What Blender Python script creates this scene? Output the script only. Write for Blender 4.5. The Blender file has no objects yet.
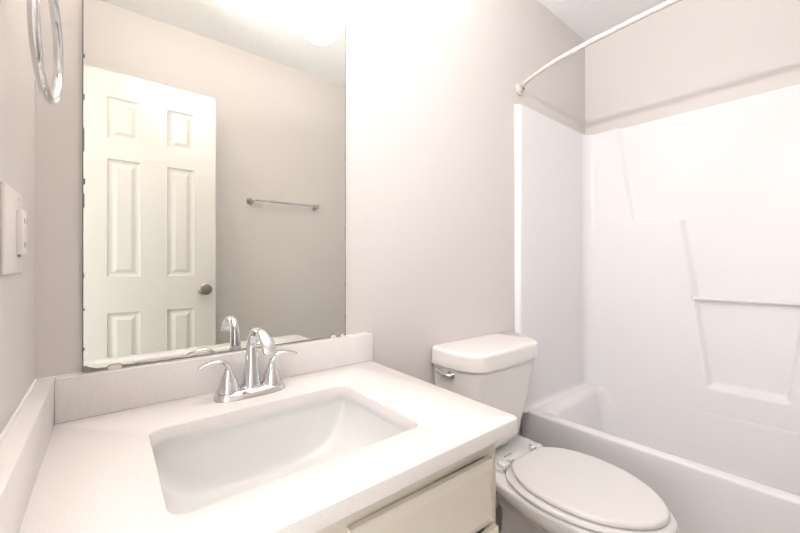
import bpy, bmesh, math, random
from mathutils import Vector, Matrix
random.seed(3)
S = bpy.context.scene
COL = S.collection
PI = math.pi

# ------------------------------------------------------------------ camera, world, exposure
cam_d = bpy.data.cameras.new('camera')
cam = bpy.data.objects.new('camera', cam_d)
COL.objects.link(cam)
cam.location = (.113, -1.033, 1.12)
cam.rotation_euler = (PI/2, 0, -math.radians(38.87))
cam_d.sensor_width = 36
cam_d.lens = 363.5/800*36
cam_d.shift_y = -2.5/800
cam_d.clip_start = .01
S.camera = cam

W = bpy.data.worlds.new('world'); S.world = W; W.use_nodes = True
W.node_tree.nodes['Background'].inputs[0].default_value = (.96, .955, .96, 1)
W.node_tree.nodes['Background'].inputs[1].default_value = 2.6

S.view_settings.view_transform = 'Standard'
S.view_settings.look = 'None'
S.view_settings.gamma = 1
S.view_settings.exposure = 0.29
GLOBE_E = 4.7
BULB_W = 17.0          # watts of the bulb inside each open-topped shade          # vanity globes
HALL_W = 10.0           # added lamp, unseen in the hall, sending light through the doorway

# the photographer's flash, held up in the doorway: it throws the rod's shadow on the walls above the tub
fl_d = bpy.data.lights.new('flash_light', 'SPOT'); fl_d.energy = 50; fl_d.color = (.97, .985, 1); fl_d.shadow_soft_size = .02
fl_d.spot_size = math.radians(118); fl_d.spot_blend = 1
fl_o = bpy.data.objects.new('flash_light', fl_d); COL.objects.link(fl_o); fl_o.location = (.012, -1.08, 2.005)
fl_o.rotation_euler = (Vector((2.42, .25, 1.9))-fl_o.location).to_track_quat('-Z', 'Y').to_euler()

# ------------------------------------------------------------------ materials
def mat(name, col, rough=.5, metal=0, spec=.5, bump=None, coat=0, speck=None, mott=None, emit=None):
    m = bpy.data.materials.new(name); m.use_nodes = True
    nt = m.node_tree; b = nt.nodes['Principled BSDF']
    b.inputs['Base Color'].default_value = (*col, 1)
    b.inputs['Roughness'].default_value = rough
    b.inputs['Metallic'].default_value = metal
    b.inputs['Specular IOR Level'].default_value = spec
    b.inputs['Coat Weight'].default_value = coat
    b.inputs['Coat Roughness'].default_value = .08
    tc = nt.nodes.new('ShaderNodeTexCoord')
    if emit:
        b.inputs['Emission Color'].default_value = (*emit[0], 1)
        b.inputs['Emission Strength'].default_value = emit[1]
    if bump:
        sc, st, dist = bump[:3]
        n = nt.nodes.new('ShaderNodeTexNoise'); n.inputs['Scale'].default_value = sc
        n.inputs['Detail'].default_value = 4
        bp = nt.nodes.new('ShaderNodeBump'); bp.inputs['Strength'].default_value = st
        bp.inputs['Distance'].default_value = dist
        nt.links.new(tc.outputs['Object'], n.inputs['Vector'])
        if len(bump) > 3:
            r = nt.nodes.new('ShaderNodeValToRGB')
            r.color_ramp.elements[0].position = .42; r.color_ramp.elements[1].position = .58
            nt.links.new(n.outputs[0], r.inputs[0]); nt.links.new(r.outputs[0], bp.inputs['Height'])
        else:
            nt.links.new(n.outputs[0], bp.inputs['Height'])
        nt.links.new(bp.outputs[0], b.inputs['Normal'])
    if speck:      # (voronoi scale, colour of the specks, threshold)
        v = nt.nodes.new('ShaderNodeTexNoise'); v.inputs['Scale'].default_value = speck[0]
        v.inputs['Detail'].default_value = 3
        r = nt.nodes.new('ShaderNodeValToRGB')
        r.color_ramp.elements[0].position = speck[2]; r.color_ramp.elements[0].color = (*speck[1], 1)
        r.color_ramp.elements[1].position = speck[2]+.06; r.color_ramp.elements[1].color = (*col, 1)
        nt.links.new(tc.outputs['Object'], v.inputs['Vector'])
        nt.links.new(v.outputs[0], r.inputs[0]); nt.links.new(r.outputs[0], b.inputs['Base Color'])
    if mott:
        v = nt.nodes.new('ShaderNodeTexNoise'); v.inputs['Scale'].default_value = mott[0]
        r = nt.nodes.new('ShaderNodeMix'); r.data_type = 'RGBA'
        r.inputs[6].default_value = (*col, 1); r.inputs[7].default_value = (*mott[1], 1)
        nt.links.new(tc.outputs['Object'], v.inputs['Vector'])
        nt.links.new(v.outputs[0], r.inputs[0]); nt.links.new(r.outputs[2], b.inputs['Base Color'])
    return m

M = {}
M['wall'] = mat('greige_wall_paint', (.70, .665, .64), .45, bump=(260, .12, .002))
M['ceiling'] = mat('textured_ceiling', (.95, .95, .95), .9, bump=(55, .3, .004, 1))
M['floor'] = mat('taupe_vinyl_floor', (.40, .335, .285), .45, mott=(9, (.45, .385, .33)))
M['trim'] = mat('white_trim_paint', (.80, .78, .74), .35)
M['door'] = mat('white_door_paint', (.64, .62, .585), .35)
M['quartz'] = mat('white_quartz', (.83, .80, .785), .22, speck=(420, (.74, .70, .675), .35))
M['sink'] = mat('white_sink_porcelain', (.84, .84, .83), .12)
M['porcelain'] = mat('toilet_porcelain', (.85, .82, .80), .12)
M['deck'] = mat('bright_porcelain', (.86, .86, .84), .15)
M['seat'] = mat('toilet_seat_plastic', (.79, .765, .755), .22)
M['acrylic'] = mat('white_tub_acrylic', (.865, .85, .855), .19, spec=.2)
M['cabinet'] = mat('cream_cabinet_paint', (.74, .69, .60), .4)
M['chrome'] = mat('polished_chrome', (.70, .70, .71), .06, metal=1)
M['nickel'] = mat('brushed_nickel', (.62, .60, .57), .28, metal=1)
M['darknickel'] = mat('dark_satin_nickel', (.30, .27, .24), .28, metal=1)
M['mirror'] = mat('mirror_silver', (.79, .80, .765), .0, metal=1)
M['mirror_edge'] = mat('mirror_glass_edge', (.16, .19, .17), .2)
M['corroded_and_shadow'] = mat('corroded_silvering_and_shadow', (.17, .16, .13), .5, mott=(60, (.30, .31, .27)))  # worn silvering; also colours the painted shadow behind the clips
M['plastic'] = mat('white_plastic', (.84, .80, .77), .3)
M['clear'] = mat('clear_plastic_clip', (.8, .74, .68), .15)
M['dark'] = mat('dark_slot', (.03, .028, .025), .6)
M['white_metal'] = mat('white_enamelled_steel', (.68, .65, .61), .25)
M['caulk'] = mat('white_caulk', (.86, .85, .83), .5)
M['shade'] = mat('glowing_opal_glass', (.9, .88, .84), .3, emit=((1, .84, .77), GLOBE_E))
M['added_hall_lamp'] = mat('added_hall_lamp_glass', (.9, .9, .9), .3, emit=((1, .96, .92), HALL_W))

# ------------------------------------------------------------------ helpers
def obj(name, bm, m, parent=None, smooth=True, angle=35):
    bmesh.ops.recalc_face_normals(bm, faces=bm.faces[:])
    me = bpy.data.meshes.new(name); bm.to_mesh(me); bm.free()
    me.materials.append(m)
    if smooth:
        for p in me.polygons: p.use_smooth = True
        me.set_sharp_from_angle(angle=math.radians(angle))
    o = bpy.data.objects.new(name, me); COL.objects.link(o)
    if parent:
        o.parent = parent
        w = Matrix.Identity(4); q = parent
        while q:
            w = Matrix.Translation(q.location) @ w if q.type == 'EMPTY' else w
            q = q.parent
        o.matrix_parent_inverse = w.inverted()
        if parent.type != 'EMPTY': o.matrix_parent_inverse = Matrix.Identity(4)
    return o
def tag(o, label, cat=None, group=None, kind=None):
    if label: o['label'] = label
    if cat: o['category'] = cat
    if group: o['group'] = group
    if kind: o['kind'] = kind
    return o
def thing(name, loc, label, cat, group=None, kind=None):
    o = bpy.data.objects.new(name, None); COL.objects.link(o); o.location = loc
    o.empty_display_size = .05
    return tag(o, label, cat, group, kind)
def struct(name, bm, m, parent=None, label=None, smooth=False):
    o = obj(name, bm, m, parent, smooth=smooth)
    if not parent:
        o['kind'] = 'structure'
        if label: o['label'] = label
    return o
def box(bm, x0, x1, y0, y1, z0, z1, bev=0, seg=2):
    vs = [bm.verts.new((x, y, z)) for x in (x0, x1) for y in (y0, y1) for z in (z0, z1)]
    F = [(0,1,3,2), (4,6,7,5), (0,4,5,1), (2,3,7,6), (0,2,6,4), (1,5,7,3)]
    fs = [bm.faces.new([vs[i] for i in f]) for f in F]
    bmesh.ops.recalc_face_normals(bm, faces=fs)
    if bev:
        es = list({e for f in fs for e in f.edges})
        bmesh.ops.bevel(bm, geom=es, offset=bev, segments=seg, affect='EDGES', profile=.5)
    return bm
def bx(*a, **k): return box(bmesh.new(), *a, **k)
def loft(bm, loops, closed=False, cap0=True, cap1=True):
    rings = [[bm.verts.new(p) for p in L] for L in loops]
    n = len(rings[0])
    pairs = list(zip(rings[:-1], rings[1:]))
    if closed: pairs.append((rings[-1], rings[0]))
    for a, b in pairs:
        for i in range(n):
            j = (i+1) % n
            bm.faces.new((a[i], a[j], b[j], b[i]))
    if not closed:
        if cap0: bm.faces.new(rings[0][::-1])
        if cap1: bm.faces.new(rings[-1])
    return bm
def rr(x0, x1, y0, y1, r, n=6):
    pts = []
    for cx, cy, a0 in ((x1-r, y1-r, 0), (x0+r, y1-r, 90), (x0+r, y0+r, 180), (x1-r, y0+r, 270)):
        for k in range(n+1):
            a = math.radians(a0+90*k/n)
            pts.append((cx+r*math.cos(a), cy+r*math.sin(a)))
    return pts
def at(pts, z, sk=0): return [(x-sk*y, y, z) for x, y in pts]
def inset(pts, d):
    n = len(pts); out = []
    area = sum(pts[i][0]*pts[(i+1) % n][1]-pts[(i+1) % n][0]*pts[i][1] for i in range(n))
    s = 1 if area > 0 else -1
    for i in range(n):
        a, c = Vector(pts[i-1]), Vector(pts[(i+1) % n])
        t = (c-a)
        if t.length < 1e-9: out.append(pts[i]); continue
        t.normalize()
        nrm = Vector((-t.y, t.x))*s
        out.append((pts[i][0]+nrm.x*d, pts[i][1]+nrm.y*d))
    return out
def slab(bm, pts, z0, z1, r=.004, seg=4, rb=None):
    rb = r if rb is None else rb
    L = []
    for k in range(seg+1):
        a = PI/2*k/seg
        L.append(at(inset(pts, rb*(1-math.sin(a))), z0+rb*(1-math.cos(a))))
    for k in range(seg+1):
        a = PI/2*k/seg
        L.append(at(inset(pts, r*(1-math.cos(a))), z1-r*(1-math.sin(a))))
    return loft(bm, L)
def catmull(P, k=4, closed=False):
    out = []; n = len(P); P = [Vector(p) for p in P]
    for i in range(n if closed else n-1):
        p1, p2 = P[i], P[(i+1) % n]
        p0 = P[i-1] if (closed or i > 0) else p1
        p3 = P[(i+2) % n] if (closed or i < n-2) else p2
        for j in range(k):
            t = j/k
            out.append(.5*((2*p1)+(p2-p0)*t+(2*p0-5*p1+4*p2-p3)*t*t+(3*p1-p0-3*p2+p3)*t**3))
    if not closed: out.append(P[-1])
    return out
def mirror_outline(cx, half, k=3):
    """half: list of (y, w) from the back centre round to the front centre; w grows from 0 to 0"""
    c = catmull([(w, y) for y, w in half], k)
    right = [(cx+p.x, p.y) for p in c]
    left = [(cx-p.x, p.y) for p in c[1:-1]][::-1]
    return right+left
def sweep(bm, path, prof, up=Vector((0, 0, 1)), caps=True):
    """prof(i, t) -> list of (a, b) in the plane across the path; a is across, b is the other way"""
    P = [Vector(p) for p in path]; n = len(P); L = []
    side = None
    for i, p in enumerate(P):
        d = (P[min(i+1, n-1)]-P[max(i-1, 0)]).normalized()
        if side is None:
            side = d.cross(up)
            if side.length < 1e-3: side = d.cross(Vector((0, 1, 0)))
        else:
            side = side - d*side.dot(d)
        side.normalize(); nn = side.cross(d).normalized()
        L.append([p+side*a+nn*b for a, b in prof(i, i/(n-1))])
    return loft(bm, L, cap0=caps, cap1=caps)
def tube(bm, path, r, n=12, up=Vector((0, 0, 1)), ry=None):
    def prof(i, t):
        ra = r(t) if callable(r) else r
        rb = (ry(t) if callable(ry) else ry) if ry else ra
        return [(ra*math.cos(2*PI*k/n), rb*math.sin(2*PI*k/n)) for k in range(n)]
    return sweep(bm, path, prof, up)
def lathe(bm, c, prof, axis='z', n=32):
    """prof: list of (radius, height along the axis) from c"""
    L = []
    for r, h in prof:
        ring = []
        for k in range(n):
            a = 2*PI*k/n; u, v = max(r, 1e-4)*math.cos(a), max(r, 1e-4)*math.sin(a)
            if axis == 'z': q = (c[0]+u, c[1]+v, c[2]+h)
            elif axis == 'y': q = (c[0]+u, c[1]+h, c[2]+v)
            else: q = (c[0]+h, c[1]+u, c[2]+v)
            ring.append(q)
        L.append(ring)
    return loft(bm, L)
def B(): return bmesh.new()

# ------------------------------------------------------------------ room shell
ZC = 2.505; YB = -1.455; XR = 2.42; SK = .03   # the right wall leans a little off square
D0, D1, DH = -1.175, -.50, 2.05                 # doorway in the left wall
struct('floor', bx(-3.2, 2.6, YB-.12, .12, -.06, 0), M['floor'], label='taupe vinyl floor around the toilet')
struct('ceiling', bx(-.12, 2.6, YB-.12, .12, ZC, ZC+.08), M['ceiling'], label='white knockdown textured ceiling')
struct('wall_back', bx(-.12, 2.6, 0, .12, 0, ZC), M['wall'], label='greige wall behind the mirror and toilet')
struct('wall_front', bx(-.12, 2.6, YB-.12, YB, 0, ZC), M['wall'], label='greige wall seen in the mirror behind the door')
bm = B()
box(bm, -.12, 0, D1, 0, 0, ZC); box(bm, -.12, 0, YB, D0-.02, 0, ZC); box(bm, -.12, 0, D0-.02, D1, DH, ZC)
struct('wall_left', bm, M['wall'], label='greige wall with the towel ring and switch plate')
bm = B()
loft(bm, [[(XR, 0, z), (XR+.18, 0, z), (XR+.18, YB, z), (XR-SK*YB, YB, z)] for z in (0, ZC)])
struct('wall_right', bm, M['wall'], label='greige wall above the tub surround')
# door lining and casing
bm = B()
box(bm, -.12, 0, D1-.018, D1, 0, DH); box(bm, -.12, 0, D0-.02, D0-.002, 0, DH); box(bm, -.12, 0, D0-.002, D1-.018, DH-.018, DH)
box(bm, 0, .014, D1-.008, D1+.05, 0, DH+.05, bev=.004); box(bm, 0, .006, D0-.06, D0-.045, 0, DH+.05)
box(bm, 0, .014, D0-.06, D1+.05, DH, DH+.058, bev=.004)
struct('trim_1', bm, M['trim'], label='white casing of the doorway')
# hallway outside the doorway
bm = B(); box(bm, -3.2, -.12, YB-.12, .12, ZC, ZC+.08)
struct('trim_2', bm, M['ceiling'], label='hallway ceiling outside the doorway')
t = thing('added_hall_light', (-2.3, -.78, ZC), 'added round opal ceiling light, unseen in the hallway outside the doorway', 'ceiling light')
obj('base', lathe(B(), (-2.3, -.78, ZC), [(0, 0), (.15, 0), (.15, -.02), (0, -.02)]), M['nickel'], t)
obj('shade', lathe(B(), (-2.3, -.78, ZC-.02), [(.14, 0), (.14, -.02), (.11, -.06), (.06, -.08), (0, -.085)]), M['added_hall_lamp'], t)
# baseboards
struct('baseboard_back', bx(.78, 1.70, -.014, 0, 0, .085, bev=.004), M['trim'])
struct('baseboard_front', bx(0, 1.70, YB, YB+.014, 0, .085, bev=.004), M['trim'])

# ------------------------------------------------------------------ six-panel door standing open
dr = thing('door_1', (.008, D0-.018, 0), 'white six-panel door standing open', None, kind='structure')
dx0, dx1, dz0, dz1 = .008, .578, .012, 2.03
dyf, dyb = D0, D0-.035
panels = []
for (a, b) in ((.113, .242), (.353, .476)):
    for (c, d) in ((.25, .887), (1.057, 1.617), (1.714, 1.911)):
        panels.append((a, b, c, d))
def door_leaf():
    bm = B()
    xs = sorted({dx0, dx1, *[p[0] for p in panels], *[p[1] for p in panels]})
    zs = sorted({dz0, dz1, *[p[2] for p in panels], *[p[3] for p in panels]})
    for yy, s in ((dyf, -1), (dyb, 1)):
        for i in range(len(xs)-1):
            for j in range(len(zs)-1):
                a, b, c, d = xs[i], xs[i+1], zs[j], zs[j+1]
                if (a, b, c, d) in panels:
                    # moulded recess: slope down, flat, slope up to the raised field
                    steps = [(0, 0), (.004, .006), (.012, .009), (.020, .009), (.036, .002), (.038, .0015)]
                    L = [[(a+q, yy+s*w, c+q), (b-q, yy+s*w, c+q), (b-q, yy+s*w, d-q), (a+q, yy+s*w, d-q)] for q, w in steps]
                    loft(bm, L, cap0=False, cap1=True)
                else:
                    bm.faces.new([bm.verts.new(v) for v in ((a, yy, c), (b, yy, c), (b, yy, d), (a, yy, d))])
    for q in (((dx0, dz0), (dx1, dz0)), ((dx1, dz0), (dx1, dz1)), ((dx1, dz1), (dx0, dz1)), ((dx0, dz1), (dx0, dz0))):
        (a, c), (b, d) = q
        bm.faces.new([bm.verts.new(v) for v in ((a, dyf, c), (b, dyf, d), (b, dyb, d), (a, dyb, c))])
    bmesh.ops.remove_doubles(bm, verts=bm.verts[:], dist=.0002)
    return bm
obj('door_leaf', door_leaf(), M['door'], dr, smooth=False)
kn = obj('door_knob', lathe(B(), (.522, D0, .985), [(.031, 0), (.031, .004), (.026, .009), (.012, .012), (.011, .03), (.020, .036), (.027, .046), (.028, .056), (.022, .066), (.010, .070), (0, .071)], 'y'), M['darknickel'], dr)
kn['label'] = 'dark satin nickel door knob'
obj('door_knob', lathe(B(), (.522, D0-.035, .985), [(.031, 0), (.031, -.004), (.026, -.009), (.012, -.012), (.011, -.03), (.020, -.036), (.027, -.046), (.028, -.056), (.022, -.066), (0, -.07)], 'y'), M['darknickel'], dr)
for z in (.25, 1.05, 1.82):
    obj('hinge', lathe(B(), (.004, D0-.002, z), [(.005, -.045), (.005, .045)], n=10), M['nickel'], dr)
obj('latch_plate', bx(.578, .5793, D0-.029, D0-.006, .955, 1.015), M['nickel'], dr, smooth=False)

# ------------------------------------------------------------------ towel bar on the front wall (seen in the mirror)
t = thing('towel_bar', (1.07, YB, 1.535), 'brushed nickel towel bar mounted on the wall beside the door', 'towel bar')
for x in (.845, 1.297):
    obj('mounting_post', lathe(B(), (x, YB, 1.535), [(.024, 0), (.024, .006), (.016, .012), (.011, .02), (.012, .05), (.014, .06), (.010, .070), (0, .072)], 'y', 24), M['nickel'], t)
obj('bar', tube(B(), [(.845, YB+.058, 1.535), (1.297, YB+.058, 1.535)], .0075), M['chrome'], t)

# ------------------------------------------------------------------ bathtub
def RX(x, y): return x-SK*y
def rrs(x0, x1, y0, y1, r, z, n=8): return [(RX(x, y), y, z) for x, y in rr(x0, x1, y0, y1, r, n)]
tb = thing('bathtub', (2.05, -.73, 0), 'white alcove bathtub with a smooth apron beside the toilet', 'bathtub')
TY0, TY1, TX0, TX1, TZ = YB+.001, -.001, 1.712, 2.404, .400
loops = [rrs(TX0+.020, TX1, TY0, TY1, .012, .001), rrs(TX0+.012, TX1, TY0, TY1, .012, .03), rrs(TX0+.002, TX1, TY0, TY1, .012, TZ-.03)]
for k in range(5):
    a = PI/2*k/4; q = .014*(1-math.cos(a))
    loops.append(rrs(TX0+q*.6, TX1, TY0, TY1, .014, TZ-.009+.009*math.sin(a)))
i0, i1, j0, j1 = TX0+.040, TX1-.037, TY0+.065, TY1-.060
for k in range(5):
    a = PI/2*k/4; q = .055*math.sin(a)
    loops.append(rrs(i0+q, i1-q*.02, j0+q, j1-q, .06, TZ-.055*(1-math.cos(a))))
for q, z in ((.060, .30), (.07, .22), (.085, .13), (.105, .09), (.14, .075), (.19, .068)):
    loops.append(rrs(i0+q, i1-(q-.055)*.9, j0+q*1.25, j1-q*1.25, .08, z))
obj('tub_shell', loft(B(), loops), M['acrylic'], tb, angle=50)
obj('drain', lathe(B(), (RX(2.06, -.3), -.3, .068), [(.033, 0), (.033, .003), (.02, .004), (0, .002)]), M['chrome'], tb)

# ------------------------------------------------------------------ tub surround
poly = [(-.195, 1.92), (-.205, 1.84), (-.272, 1.352), (-.49, 1.345), (-.60, .527), (-.866, .524), (-.976, 1.345), (-1.19, 1.352), (-1.26, 1.84), (-1.27, 1.92)]
def sdist(y, z):
    """signed distance to the recess outline, positive inside"""
    best = 9; ins = False; n = len(poly)
    for i in range(n):
        ay, az = poly[i]; by, bz = poly[(i+1) % n]
        vy, vz = by-ay, bz-az; wy, wz = y-ay, z-az
        t = max(0, min(1, (wy*vy+wz*vz)/(vy*vy+vz*vz)))
        best = min(best, math.hypot(wy-vy*t, wz-vz*t))
        if (az > z) != (bz > z) and y < (by-ay)*(z-az)/(bz-az)+ay: ins = not ins
    return best if ins else -best
def smooth(t): t = max(0, min(1, t)); return t*t*(3-2*t)
su = thing('tub_surround', (2.05, -.73, TZ), 'white moulded three-sided tub surround with stepped shelf and recess', 'tub surround')
SB = -.030; ST = 1.898; XT = 2.368; R = .055
path = []   # (x, y, nx, ny): plan of the thick face and its outward (to the wall) normal
def arc(cx, cy, r, a0, a1, n):
    for k in range(n+1):
        a = math.radians(a0+(a1-a0)*k/n); path.append((cx+r*math.cos(a), cy+r*math.sin(a), math.cos(a), math.sin(a)))
x0 = 1.664
for k in range(5):
    a = math.radians(180-90*k/4); path.append((x0+.014+.014*math.cos(a), SB+.014-.014*math.sin(a)*1.0, 0, 1))
path.insert(0, (x0, -.001, 0, 1))
for k in range(1, 40): path.append((x0+.014+(XT-R-x0-.014)*k/40, SB, 0, 1))
arc(XT-R, SB-R, R, 90, 0, 10)
yb2 = YB-SB
ny_ = 150
for k in range(1, ny_): path.append((XT, (SB-R)+((yb2+R)-(SB-R))*k/ny_, 1, 0))
arc(XT-R, yb2+R, R, 0, -90, 10)
for k in range(1, 12): path.append((XT-R-(XT-R-x0-.014)*k/12, yb2, 0, -1))
for k in range(5):
    a = math.radians(270-90*k/4); path.append((x0+.014+.014*math.cos(a), yb2-.014-.014*math.sin(a), 0, -1))
path.append((x0, YB+.001, 0, -1))
zs = [TZ+.0003, TZ+.004, TZ+.010, TZ+.018, TZ+.03]+[TZ+.03+(ST-.012-TZ-.03)*k/170 for k in range(1, 171)]+[ST-.008, ST-.004, ST-.001, ST]
bm = B(); rows = []
for z in zs:
    row = []
    for (x, y, nx, ny) in path:
        edge = x < x0+.02 and True
        off = 0
        if nx > .99: off = .028*smooth((sdist(y, z)+.008)/.024)
        if z > ST-.012: off += .012*(1-math.sqrt(max(0, 1-((z-(ST-.012))/.012)**2)))
        if z < TZ+.03 and not edge and nx < .99: off -= .022*(1-nx)*(1-math.sqrt(max(0, 1-((TZ+.03-z)/.03)**2)))
        px, py = x+nx*off, y+ny*off
        row.append(bm.verts.new((px-SK*py, py, z)))
    rows.append(row)
top = []
for (x, y, nx, ny) in path:   # turn back to the wall
    px = (XR-.001) if nx > .3 else x
    py = (-.001 if ny > .3 else (YB+.001 if ny < -.3 else y))
    top.append(bm.verts.new((px-SK*py, py, ST)))
rows.append(top)
for a, b in zip(rows[:-1], rows[1:]):
    for i in range(len(path)-1):
        bm.faces.new((a[i], a[i+1], b[i+1], b[i]))
obj('surround_panel', bm, M['acrylic'], su, angle=80)
o = obj('washcloth_bar', tube(B(), [(RX(2.372, y), y, .950) for y in (-.532, -.94)], .0085), M['acrylic'], su)
for y in (-.535, -.936):
    obj('bar_socket', tube(B(), [(RX(2.373, y), y+.0025, .954), (RX(2.373, y), y-.0025, .954)], .0095), M['nickel'], su)

# ------------------------------------------------------------------ curved shower rod
t = thing('shower_curtain_rod', (1.70, -.73, 1.988), 'curved pale metal shower curtain rod above the tub', 'shower rod')
RZ = 1.988
half = [(1.700, -.018), (1.684, -.035), (1.664, -.070), (1.640, -.130), (1.612, -.22), (1.592, -.33), (1.578, -.48), (1.570, -.62), (1.568, -.7275)]
full = half+[(x, YB-y) for x, y in half[:-1][::-1]]
obj('rod', tube(B(), [(p.x, p.y, RZ) for p in catmull(full, 5)], .0095, 16), M['white_metal'], t)
for s, y in ((-1, -.001), (1, YB+.001)):
    fl = obj('flange', lathe(B(), (1.703, y, RZ-.004), [(.030, 0), (.030, s*.005), (.022, s*.010), (.014, s*.012), (.014, s*.022), (0, s*.022)], 'y', 28), M['white_metal'], t)
    obj('pivot_screw', lathe(B(), (1.703, y+s*.022, RZ-.006), [(.0095, 0), (.0095, s*.004), (.004, s*.006), (0, s*.006)], 'y', 16), M['darknickel'], fl)

# ------------------------------------------------------------------ vanity cabinet
vc = thing('vanity_cabinet', (.39, -.3, 0), 'cream painted vanity cabinet with panelled drawers under the countertop', 'vanity cabinet')
FY = -.545
bm = B()
box(bm, .004, .022, FY+.02, -.002, .09, .767); box(bm, .757, .775, FY+.02, -.002, 0, .767)
box(bm, .022, .757, -.012, -.002, .09, .767); box(bm, .022, .757, FY+.02, -.012, .09, .108)
box(bm, .022, .757, FY+.075, FY+.09, 0, .09)
obj('carcass', bm, M['cabinet'], vc, smooth=False)
bm = B()
box(bm, .004, .040, FY, FY+.02, .09, .767); box(bm, .736, .775, FY, FY+.02, .09, .767); box(bm, .375, .402, FY, FY+.02, .09, .767)
for z0, z1 in ((.09, .12), (.562, .588), (.7128, .767)):
    box(bm, .040, .375, FY, FY+.02, z0, z1); box(bm, .402, .736, FY, FY+.02, z0, z1)
box(bm, .402, .736, FY, FY+.02, .395, .42)
obj('face_frame', bm, M['cabinet'], vc, smooth=False)
def panel(bm, x0, x1, z0, z1, yb, th=.018, b=.012):
    P = [(0, 0), (0, th*.45), (.004, th*.75), (b, th), (b+.028, th), (b+.031, th-.003), (b+.034, th-.003)]
    L = [[(x0+q, yb-h, z0+q), (x1-q, yb-h, z0+q), (x1-q, yb-h, z1-q), (x0+q, yb-h, z1-q)] for q, h in P]
    return loft(bm, L)
def panel2(x0, x1, z0, z1, yb):
    bm = B(); L = [(0, 0), (0, .011), (.003, .013), (.016, .018), (.019, .018)]
    return loft(bm, [[(x0+q, yb-h, z0+q), (x1-q, yb-h, z0+q), (x1-q, yb-h, z1-q), (x0+q, yb-h, z1-q)] for q, h in L])
obj('false_front', panel2(.030, .368, .584, .7155, FY-.0005), M['cabinet'], vc, smooth=False)
bm = panel2(.400, .740, .584, .7155, FY-.0008)
for v in bm.verts: v.co.y -= .007*max(0, (v.co.x-.60)/.14)      # this front hangs slightly proud at its right end
obj('drawer', bm, M['cabinet'], vc, smooth=False)
obj('drawer', panel2(.400, .748, .405, .574, FY-.016), M['cabinet'], vc, smooth=False)
obj('drawer', panel2(.400, .744, .105, .396, FY-.003), M['cabinet'], vc, smooth=False)
obj('cabinet_door', panel2(.030, .368, .105, .578, FY-.0005), M['cabinet'], vc, smooth=False)
# drawer boxes behind the fronts
for z0, z1, y in ((.44, .55, FY-.015), (.14, .36, FY-.002)):
    bm = B(); box(bm, .415, .722, y, -.08, z0, z0+.012); box(bm, .415, .427, y, -.08, z0, z1); box(bm, .710, .722, y, -.08, z0, z1)
    obj('drawer_box', bm, M['cabinet'], vc, smooth=False)
# dark slot is the real gap above the drawer front

# ------------------------------------------------------------------ countertop with backsplashes
ct = thing('countertop', (.4, -.3, .767), 'white speckled quartz vanity countertop with backsplash around the sink', 'countertop')
CT, CB = .795, .767
CXR0, CXR1, CYF = .806, .797, -.591
outer = []
def cpts(ins):
    o = []
    n = 6
    xr0, xr1, yf = CXR0-ins, CXR1-ins, CYF+ins
    x0c, y0c = .002+ins, -.002-ins
    o.append((x0c, y0c)); o.append((x0c, yf))
    r = .014
    for k in range(n+1):
        a = math.radians(270+90*k/n); o.append((xr1-r+r*math.cos(a), yf+r+r*math.sin(a)))
    o.append((xr0, y0c))
    return o
SX0, SX1, SY0, SY1, SR = .176, .612, -.488, -.172, .028
def hole(ins, n=8): return rr(SX0-ins, SX1+ins, SY0-ins, SY1+ins, SR, n)
def fill_between(bm, o, h, z, flip=False):
    ov = [bm.verts.new((x, y, z)) for x, y in o]; hv = [bm.verts.new((x, y, z)) for x, y in h]
    es = [bm.edges.new((ov[i], ov[(i+1) % len(ov)])) for i in range(len(ov))]+[bm.edges.new((hv[i], hv[(i+1) % len(hv)])) for i in range(len(hv))]
    bmesh.ops.triangle_fill(bm, edges=es, use_beauty=True, use_dissolve=False)
bm = B()
fill_between(bm, cpts(.003), hole(.003), CT); fill_between(bm, cpts(0), hole(0), CB)
loft(bm, [at(cpts(0), CB), at(cpts(0), CT-.003), at(cpts(.001), CT-.001), at(cpts(.003), CT)], cap0=False, cap1=False)
loft(bm, [at(hole(0), CB), at(hole(0), CT-.003), at(hole(.001), CT-.001), at(hole(.003), CT)], cap0=False, cap1=False)
bmesh.ops.remove_doubles(bm, verts=bm.verts[:], dist=.0003)
obj('counter_slab', bm, M['quartz'], ct, angle=40)
obj('backsplash', bx(.030, .812, -.020, -.001, CT, .886, bev=.002), M['quartz'], ct)
obj('side_splash', bx(.001, .030, -.560, -.001, CT, .886, bev=.002), M['quartz'], ct)
bm = B()
box(bm, .003, .800, -.0045, -.0005, .886, .8885); box(bm, .0005, .005, -.555, -.004, .886, .889)
cl = obj('caulk_bead', bm, M['caulk'], ct, smooth=False)

# ------------------------------------------------------------------ undermount sink
sk = thing('sink', (.394, -.33, .62), 'white rectangular undermount sink bowl set in the quartz countertop', 'sink')
bm = B(); N = 56; NM = 34
cxs, cys, hx, hy = (SX0+SX1)/2, (SY0+SY1)/2, (SX1-SX0)/2+.006, (SY1-SY0)/2+.006
def bowl_z(u, v):
    a = max(0, 1-abs(u)**3.6)**.5
    b = max(0, 1-abs(v)**13)**.4
    return -.002-.135*a*b
vg = []
for i in range(N+1):
    row = []
    for j in range(NM+1):
        u = math.sin(PI/2*(2*i/N-1)); v = math.sin(PI/2*(2*j/NM-1))
        row.append(bm.verts.new((cxs+hx*u, cys+hy*v, CB+bowl_z(u, v))))
    vg.append(row)
for i in range(N):
    for j in range(NM): bm.faces.new((vg[i][j], vg[i+1][j], vg[i+1][j+1], vg[i][j+1]))
o = obj('bowl', bm, M['sink'], sk, angle=70)
sol = o.modifiers.new('thickness', 'SOLIDIFY'); sol.thickness = .008; sol.offset = -1
bm = B()
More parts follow.
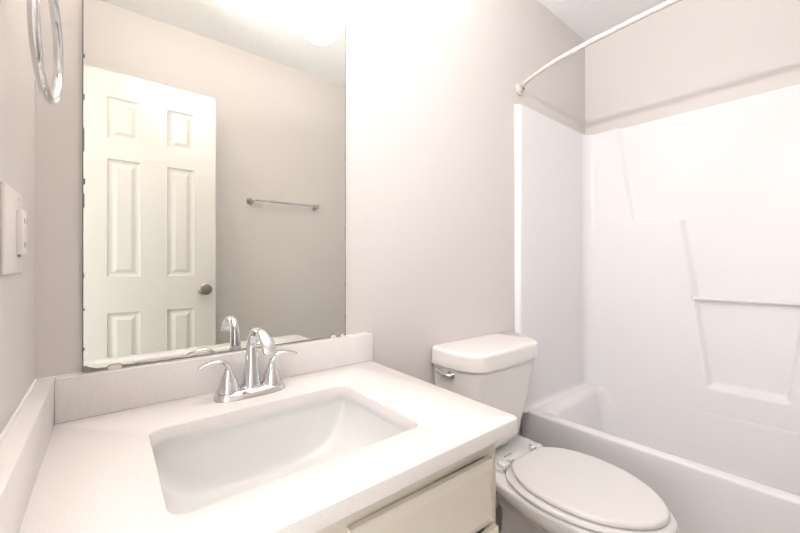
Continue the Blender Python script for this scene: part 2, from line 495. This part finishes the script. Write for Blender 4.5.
loft(bm, [at(rr(SX0-.03, SX1+.03, SY0-.03, SY1+.03, .03), CB-.001), at(rr(SX0-.005, SX1+.005, SY0-.005, SY1+.005, .03), CB-.001),
          at(rr(SX0-.005, SX1+.005, SY0-.005, SY1+.005, .03), CB-.012), at(rr(SX0-.03, SX1+.03, SY0-.03, SY1+.03, .03), CB-.012)], closed=True)
obj('rim', bm, M['sink'], sk)
obj('drain', lathe(B(), (cxs, cys, CB-.137), [(.031, 0), (.031, .003), (.024, .004), (.018, .002), (0, .001)]), M['chrome'], sk)

# ------------------------------------------------------------------ faucet
fx, fy = .395, -.084
fc = thing('faucet', (fx, fy, CT), 'chrome two-handle faucet with arched spout behind the sink', 'faucet')
pts = []
for k in range(48):
    a = 2*PI*k/48
    pts.append((fx+.086*(abs(math.cos(a))**.8)*(1 if math.cos(a) > 0 else -1), fy-.003+.034*(abs(math.sin(a))**.75)*(1 if math.sin(a) > 0 else -1)))
bm = B()
loft(bm, [at(pts, CT), at(inset(pts, .0005), CT+.005), at(inset(pts, .004), CT+.012), at(inset(pts, .010), CT+.017), at(inset(pts, .018), CT+.019)])
obj('base_plate', bm, M['chrome'], fc, angle=60)
def handle(s):
    hx_ = fx+s*.0525
    hb = obj('handle', lathe(B(), (hx_, fy, CT+.016), [(.027, 0), (.0265, .004), (.0235, .012), (.019, .028), (.0125, .040), (.0095, .048), (.0080, .054), (.006, .058), (0, .060)]), M['chrome'], fc)
    P = [(hx_, fy, CT+.058), (hx_-s*.001, fy, CT+.068), (hx_+s*.002, fy, CT+.079), (hx_+s*.010, fy-.001, CT+.088), (hx_+s*.022, fy-.002, CT+.093), (hx_+s*.036, fy-.003, CT+.093), (hx_+s*.052, fy-.004, CT+.089), (hx_+s*.067, fy-.005, CT+.083)]
    P = catmull(P, 4)
    w = lambda t: .0075+.0035*math.sin(PI*min(1, t*1.1))**1 if t < .93 else .0085*(1-((t-.93)/.07)**2*.8)
    h = lambda t: .0085-.0055*min(1, t*1.5)
    obj('lever', tube(B(), P, w, 14, up=Vector((0, 0, 1)) if False else Vector((s, 0, .01)), ry=h), M['chrome'], hb)
handle(-1); handle(1)
sp = [(fx+.002, fy+.002, CT+.012), (fx+.002, fy+.002, CT+.03), (fx+.003, fy+.003, CT+.07), (fx+.003, fy+.003, CT+.105), (fx+.003, fy-.001, CT+.132),
      (fx+.004, fy-.014, CT+.153), (fx+.005, fy-.038, CT+.1645), (fx+.006, fy-.064, CT+.163), (fx+.007, fy-.088, CT+.152), (fx+.008, fy-.106, CT+.136), (fx+.009, fy-.116, CT+.121)]
P = catmull(sp, 5)
def li(t, tab):
    for (a, x), (b, y) in zip(tab[:-1], tab[1:]):
        if t <= b: return x+(y-x)*(t-a)/(b-a)
    return tab[-1][1]
wa = lambda t: li(t, [(0, .0260), (.05, .0235), (.2, .0170), (.38, .0120), (.5, .0105), (.65, .0135), (.85, .0165), (1, .0165)])
wb = lambda t: li(t, [(0, .0260), (.05, .0235), (.2, .0165), (.38, .0110), (.5, .0085), (.65, .0075), (.85, .007), (1, .0065)])
spt = obj('spout', tube(B(), P, wa, 24, up=Vector((0, 1, 0)), ry=wb), M['chrome'], fc, angle=60)
tip = Vector(sp[-1]); dd = (Vector(sp[-1])-Vector(sp[-2])).normalized()
obj('aerator', tube(B(), [tip-dd*.002, tip+dd*.004], .0125, 20, up=Vector((0, 1, 0)), ry=.007), M['nickel'], spt)
obj('spout_collar', lathe(B(), (fx+.002, fy+.002, CT+.014), [(.0285, 0), (.029, .003), (.027, .007), (.024, .008)], n=32), M['chrome'], spt)

# ------------------------------------------------------------------ mirror
mx0, mx1, mz0, mz1 = .074, .713, .8895, 1.937
mr = thing('wall_mirror', (.39, 0, mz0), 'large frameless wall mirror above the countertop with worn bottom edge', 'mirror')
obj('mirror_glass', bx(mx0, mx1, -.0065, -.001, mz0, mz1), M['mirror'], mr, smooth=False)
e = .0022
bm = B()
box(bm, mx0-e, mx0, -.0066, -.001, mz0, mz1); box(bm, mx1, mx1+e*.8, -.0066, -.001, mz0, mz1); box(bm, mx0-e, mx1+e, -.0066, -.001, mz1, mz1+.003)
obj('glass_edge', bm, M['mirror_edge'], mr, smooth=False)
def strip(pairs, y=-.0069, th=.0003):
    """worn silvering: pairs of (x, height above the bottom edge)"""
    bm = B(); n = len(pairs)
    f = [bm.verts.new((x, y, mz0-.001)) for x, h in pairs]; g = [bm.verts.new((x, y, mz0+h)) for x, h in pairs]
    f2 = [bm.verts.new((x, y+th, mz0-.001)) for x, h in pairs]; g2 = [bm.verts.new((x, y+th, mz0+h)) for x, h in pairs]
    for i in range(n-1):
        bm.faces.new((f[i], f[i+1], g[i+1], g[i])); bm.faces.new((f2[i], g2[i], g2[i+1], f2[i+1]))
        bm.faces.new((g[i], g[i+1], g2[i+1], g2[i])); bm.faces.new((f[i], f2[i], f2[i+1], f[i+1]))
    return bm
pr = [(mx0, .012), (.078, .013), (.082, .010), (.085, .008), (.089, .0075), (.094, .0050), (.102, .0048), (.108, .0040), (.113, .0035), (.120, .0033), (.14, .0045), (.148, .0042), (.158, .0030), (.166, .0048), (.176, .0035), (.19, .0026)]
x = .20
while x < mx1: pr.append((x, .0017+random.random()*.0012)); x += .012
pr.append((mx1, .003))
obj('worn_edge', strip(pr), M['corroded_and_shadow'], mr, smooth=False)
for z, h, w in ((.935, .006, .0018), (1.02, .005, .0022), (1.09, .010, .0015), (1.24, .03, .0018), (1.29, .012, .0028), (1.36, .05, .0016), (1.47, .012, .0022), (1.56, .008, .0025)):
    obj('worn_spot', bx(mx0-.001, mx0+w, -.0069, -.0066, z, z+h), M['corroded_and_shadow'], mr, smooth=False)
for z, h in ((.93, .03), (1.05, .015), (1.2, .04), (1.45, .03)): obj('worn_spot', bx(mx1-.0016, mx1+.001, -.0069, -.0066, z, z+h), M['corroded_and_shadow'], mr, smooth=False)
def clip(x, w=.024):
    pts = [(x-w/2, mz0-.004), (x-w/2, mz0+.004), (x-w/2+.005, mz0+.0072), (x+w/2-.005, mz0+.0072), (x+w/2, mz0+.004), (x+w/2, mz0-.004)]
    bm = B(); loft(bm, [[(a, y, b) for a, b in pts] for y in (-.0105, -.0072)])
    c = obj('mirror_clip', bm, M['clear'], mr, smooth=False)
    bm = B(); pts2 = [(x+(a-x)*1.14, b+(.0014 if b > mz0 else 0)) for a, b in pts]  # slightly larger dark plate, painted in as the clip's shadow
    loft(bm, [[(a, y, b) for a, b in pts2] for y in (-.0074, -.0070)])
    obj('clip_painted_shadow', bm, M['corroded_and_shadow'], c, smooth=False)
clip(.127); clip(.668, .018); clip(.700, .012)

# ------------------------------------------------------------------ vanity light (three opal shades)
vl = thing('vanity_light', (.393, 0, 2.13), 'three-light bar with glowing white glass shades above the mirror', 'light fixture')
obj('back_plate', bx(.07, .72, -.022, -.001, 2.12, 2.19, bev=.006), M['nickel'], vl)
for x in (.120, .393, .666):
    bm = B(); tube(bm, catmull([(x, -.020, 2.155), (x, -.065, 2.170), (x, -.090, 2.160), (x, -.095, 2.13), (x, -.095, 2.035)], 5), .005)
    arm = obj('arm', bm, M['nickel'], vl)
    prof = [(0, 0), (.022, .0015), (.044, .010), (.062, .026), (.073, .050), (.078, .080), (.079, .115), (.080, .15), (.084, .185),
            (.081, .185), (.077, .15), (.076, .115), (.075, .080), (.070, .050), (.059, .028), (.042, .013), (.022, .006), (0, .005)]
    obj('shade', lathe(B(), (x, -.095, 1.868), prof, n=40), M['shade'], vl, angle=60)
    obj('bulb', lathe(B(), (x, -.095, 1.935), [(0, 0), (.014, .003), (.025, .014), (.029, .030), (.025, .048), (.014, .068), (.012, .085), (0, .085)], n=24), M['shade'], arm)
    obj('socket', lathe(B(), (x, -.095, 2.018), [(0, 0), (.014, 0), (.014, .022), (.008, .026), (0, .026)], n=20), M['nickel'], arm)
    ld = bpy.data.lights.new('bulb_light', 'POINT'); ld.energy = BULB_W; ld.color = (1, .95, .92); ld.shadow_soft_size = .02
    lo_ = bpy.data.objects.new('bulb_light', ld); COL.objects.link(lo_); lo_.parent = vl; lo_.location = Vector((x, -.06, 2.035))-vl.location

# ------------------------------------------------------------------ towel ring on the left wall
rc = Vector((.045, -.292, 1.452)); RR = .086
t = thing('towel_ring', (0, -.292, 1.54), 'chrome towel ring hanging on the left wall above the switch plate', 'towel ring')
tilt = .06
P = []
for k in range(61):
    a = 2*PI*k/60
    P.append(rc+Vector((RR*math.cos(a)*tilt, RR*math.cos(a), RR*math.sin(a))))
bm = B(); L = []
for k in range(60):
    a = 2*PI*k/60; d = Vector((math.cos(a)*tilt, math.cos(a), math.sin(a))).normalized(); s = Vector((1, -tilt, 0)).normalized()
    L.append([P[k]+d*.0062*math.cos(2*PI*j/14)+s*.0062*math.sin(2*PI*j/14) for j in range(14)])
loft(bm, L, closed=True)
obj('ring', bm, M['chrome'], t)
obj('mounting_post', lathe(B(), (.001, -.292, 1.545), [(.025, 0), (.025, .006), (.014, .012), (.010, .02), (.011, .045), (.012, .052), (0, .054)], 'x', 24), M['chrome'], t)

# ------------------------------------------------------------------ switch plate
t = thing('outlet_plate', (0, -.25, 1.168), 'white plastic wall plate with a protruding receptacle by the mirror', 'outlet')
obj('cover_plate', bx(.0005, .006, -.315, -.186, 1.105, 1.232, bev=.0025, seg=3), M['plastic'], t)
dv = obj('receptacle', bx(.005, .0135, -.2395, -.2055, 1.135, 1.203, bev=.0018), M['plastic'], t)
for z in (1.150, 1.187):
    bm = B(); box(bm, .0134, .0138, -.231, -.229, z-.004, z+.004); box(bm, .0134, .0138, -.217, -.215, z-.004, z+.004)
    s = obj('slots', bm, M['dark'], dv, smooth=False)
obj('button', bx(.0135, .015, -.228, -.217, 1.166, 1.173, bev=.0005), M['plastic'], dv)
obj('indicator', bx(.006, .0095, -.232, -.226, 1.131, 1.1345), M['darknickel'], dv, smooth=False)
for z in (1.117, 1.220):
    obj('screw', lathe(B(), (.006, -.2225, z), [(.0032, 0), (.0032, .0008), (0, .0012)], 'x', 14), M['plastic'], t)

# ------------------------------------------------------------------ toilet
TX = 1.360
tl = thing('toilet', (TX, -.38, 0), 'white two-piece toilet with closed lid between vanity and bathtub', 'toilet')
# plan of the tank lid: bowed front, tapered sides
lid_o = [(1.12, -.003), (1.145, -.003), (1.20, -.003), (1.30, -.003), (1.42, -.003), (1.52, -.003), (1.575, -.003), (1.60, -.004), (1.622, -.010), (1.628, -.030), (1.612, -.062), (1.588, -.105), (1.562, -.150), (1.538, -.190), (1.522, -.208), (1.500, -.219), (1.465, -.224),
         (1.40, -.227), (1.32, -.229), (1.24, -.229), (1.18, -.227), (1.150, -.221), (1.127, -.208), (1.110, -.185), (1.100, -.155), (1.094, -.11), (1.092, -.06), (1.094, -.018), (1.102, -.006)]
lid_o = [(p.x, p.y) for p in catmull([(a, b) for a, b in lid_o], 3, closed=True)][::-1]
def minset(o, d):      # the back edge stays flush with the wall
    return [(x, q[1] if q[1] > -.012 else y) for (x, y), q in zip(inset(o, d), o)]
bm = B()
L = [at(minset(lid_o, .004), .735), at(minset(lid_o, -.002), .7365), at(minset(lid_o, -.003), .740), at(minset(lid_o, -.001), .760), at(minset(lid_o, .001), .783)]
for k in range(1, 6):
    a = PI/2*k/5; L.append(at(minset(lid_o, .001+.014*(1-math.cos(a))), .785+.014*math.sin(a)))
L.append(at(minset(lid_o, .022), .7995))
obj('tank_lid', loft(bm, L), M['porcelain'], tl, angle=50)
bm = B(); L = []
for z, f, ins in ((.425, 1, .020), (.432, 1, .012), (.45, .95, .009), (.52, .72, .009), (.60, .45, .009), (.68, .18, .010), (.725, .03, .010), (.738, 0, .010)):
    o = minset(lid_o, ins)
    L.append([(x+f*(.030*(1.53-x)/.44-.105*(x-1.09)/.44), -.012+(min(y, -.012)+.012)*(1-.10*f), z) for x, y in o])
obj('tank', loft(bm, L), M['porcelain'], tl, angle=50)
# trip lever on the front-left of the tank
hc = Vector((1.109, -.105, .708)); nrm = Vector((-1, -.06, 0)).normalized(); tn = Vector((-.06, 1, 0))
bm = B()
tube(bm, [hc+nrm*.0, hc+nrm*.008], .017, 24); tube(bm, [hc+nrm*.006, hc+nrm*.020], .010, 16)
hn = obj('flush_lever', bm, M['chrome'], tl)
bm = B()
P = catmull([hc+nrm*.018-tn*.008+Vector((0, 0, -.003)), hc+nrm*.021+tn*.004, hc+nrm*.023+tn*.022+Vector((0, 0, .003)), hc+nrm*.022+tn*.042+Vector((0, 0, .008)), hc+nrm*.019+tn*.056+Vector((0, 0, .014))], 5)
tube(bm, P, lambda t: .0060+.002*math.sin(PI*t), 12, ry=lambda t: .0100-.0035*t)
obj('lever_arm', bm, M['chrome'], hn)
# bowl
def egg(w, yb, yf, yw, wb, n=3):
    """outline: flat-ish back of half-width wb at yb, widest w at yw, tip at yf"""
    h = [(yb, 0), (yb, wb*.75), (yb-.008, wb), (yb+(yw-yb)*.35, wb+(w-wb)*.35), (yb+(yw-yb)*.7, wb+(w-wb)*.85), (yw, w),
         (yw+(yf-yw)*.38, w*.93), (yw+(yf-yw)*.65, w*.76), (yw+(yf-yw)*.85, w*.50), (yw+(yf-yw)*.965, w*.24), (yf, 0)]
    return mirror_outline(TX, h, n)
bm = B(); L = []
for z, w, yb, yf, yw, wb in ((0, .110, -.17, -.56, -.36, .100), (.02, .112, -.165, -.565, -.36, .102), (.05, .098, -.19, -.54, -.36, .085), (.12, .085, -.20, -.53, -.38, .070),
                             (.19, .090, -.20, -.56, -.42, .068), (.24, .120, -.16, -.62, -.45, .072), (.28, .158, -.12, -.68, -.45, .085), (.302, .185, -.09, -.715, -.44, .105), (.315, .197, -.06, -.735, -.43, .125),
                             (.335, .203, -.035, -.744, -.43, .140), (.352, .205, -.03, -.746, -.43, .145), (.361, .204, -.03, -.745, -.43, .144), (.366, .200, -.033, -.741, -.43, .14), (.368, .194, -.04, -.735, -.43, .13)):
    L.append(at([(x-.015, y) for x, y in egg(w-.004, yb, yf+.010, yw, wb)], z))
obj('bowl', loft(bm, L), M['porcelain'], tl, angle=60)
bm = B()
slab(bm, rr(TX-.148, TX+.138, -.252, -.045, .02, 5), .360, .384, .006)
dk = obj('bowl_deck', bm, M['deck'], tl)
slab(bm := B(), rr(TX-.11, TX+.06, -.150, -.04, .03, 5), .384, .426, .004)
obj('tank_gasket', bm, M['porcelain'], tl)
# small printed mark on the deck
bm = B()
for k in range(6): box(bm, 1.304+k*.0062, 1.3085+k*.0062, -.2045, -.2018, .3838, .3845)
tube(bm, [(1.298, -.203, .3838), (1.298, -.203, .3846)], .0034, 10)
obj('printed_mark', bm, M['dark'], tl, smooth=False)
# seat ring
SC = 1.343
so = mirror_outline(SC, [(-.250, 0), (-.250, .08), (-.254, .108), (-.270, .136), (-.300, .164), (-.365, .192), (-.430, .200), (-.505, .194), (-.573, .174), (-.635, .139), (-.690, .085), (-.724, .035), (-.731, 0)], 3)
si = [(SC+(x-SC)*.62, -.50+(y+.50)*.68) for x, y in so]
bm = B()
loft(bm, [at(inset(so, .002), .3725), at(inset(so, 0), .374), at(inset(so, 0), .381), at(inset(so, .005), .3855), at(si, .3855), at(si, .3725)], closed=True)
obj('seat', bm, M['seat'], tl, angle=50)
lo = mirror_outline(SC, [(-.262, 0), (-.262, .065), (-.265, .092), (-.276, .108), (-.322, .150), (-.385, .176), (-.450, .183), (-.535, .174), (-.599, .149), (-.645, .118), (-.682, .079), (-.704, .038), (-.711, 0)], 3)
bm = B()
L = [at(inset(lo, .003), .390), at(inset(lo, 0), .3915)]
for k in range(6):
    a = PI/2*k/5; L.append(at(inset(lo, .009*(1-math.cos(a))), .396+.009*math.sin(a)))
L.append(at(inset(lo, .016), .4058))
obj('seat_lid', loft(bm, L), M['seat'], tl, angle=50)
for s in (-1, 1):
    hx_ = SC+s*.108
    bm = B(); box(bm, hx_-.018, hx_+.018, -.258, -.226, .383, .399, bev=.004)
    hg = obj('seat_hinge', bm, M['deck'], tl)
    obj('hinge_barrel', tube(B(), [(hx_-s*.024, -.246, .397), (hx_-s*.050, -.246, .397)], .0075, 12), M['deck'], hg)
    obj('bolt_cap', lathe(B(), (hx_, -.228, .384), [(.013, 0), (.013, .010), (.009, .014), (0, .015)], n=18), M['deck'], hg)
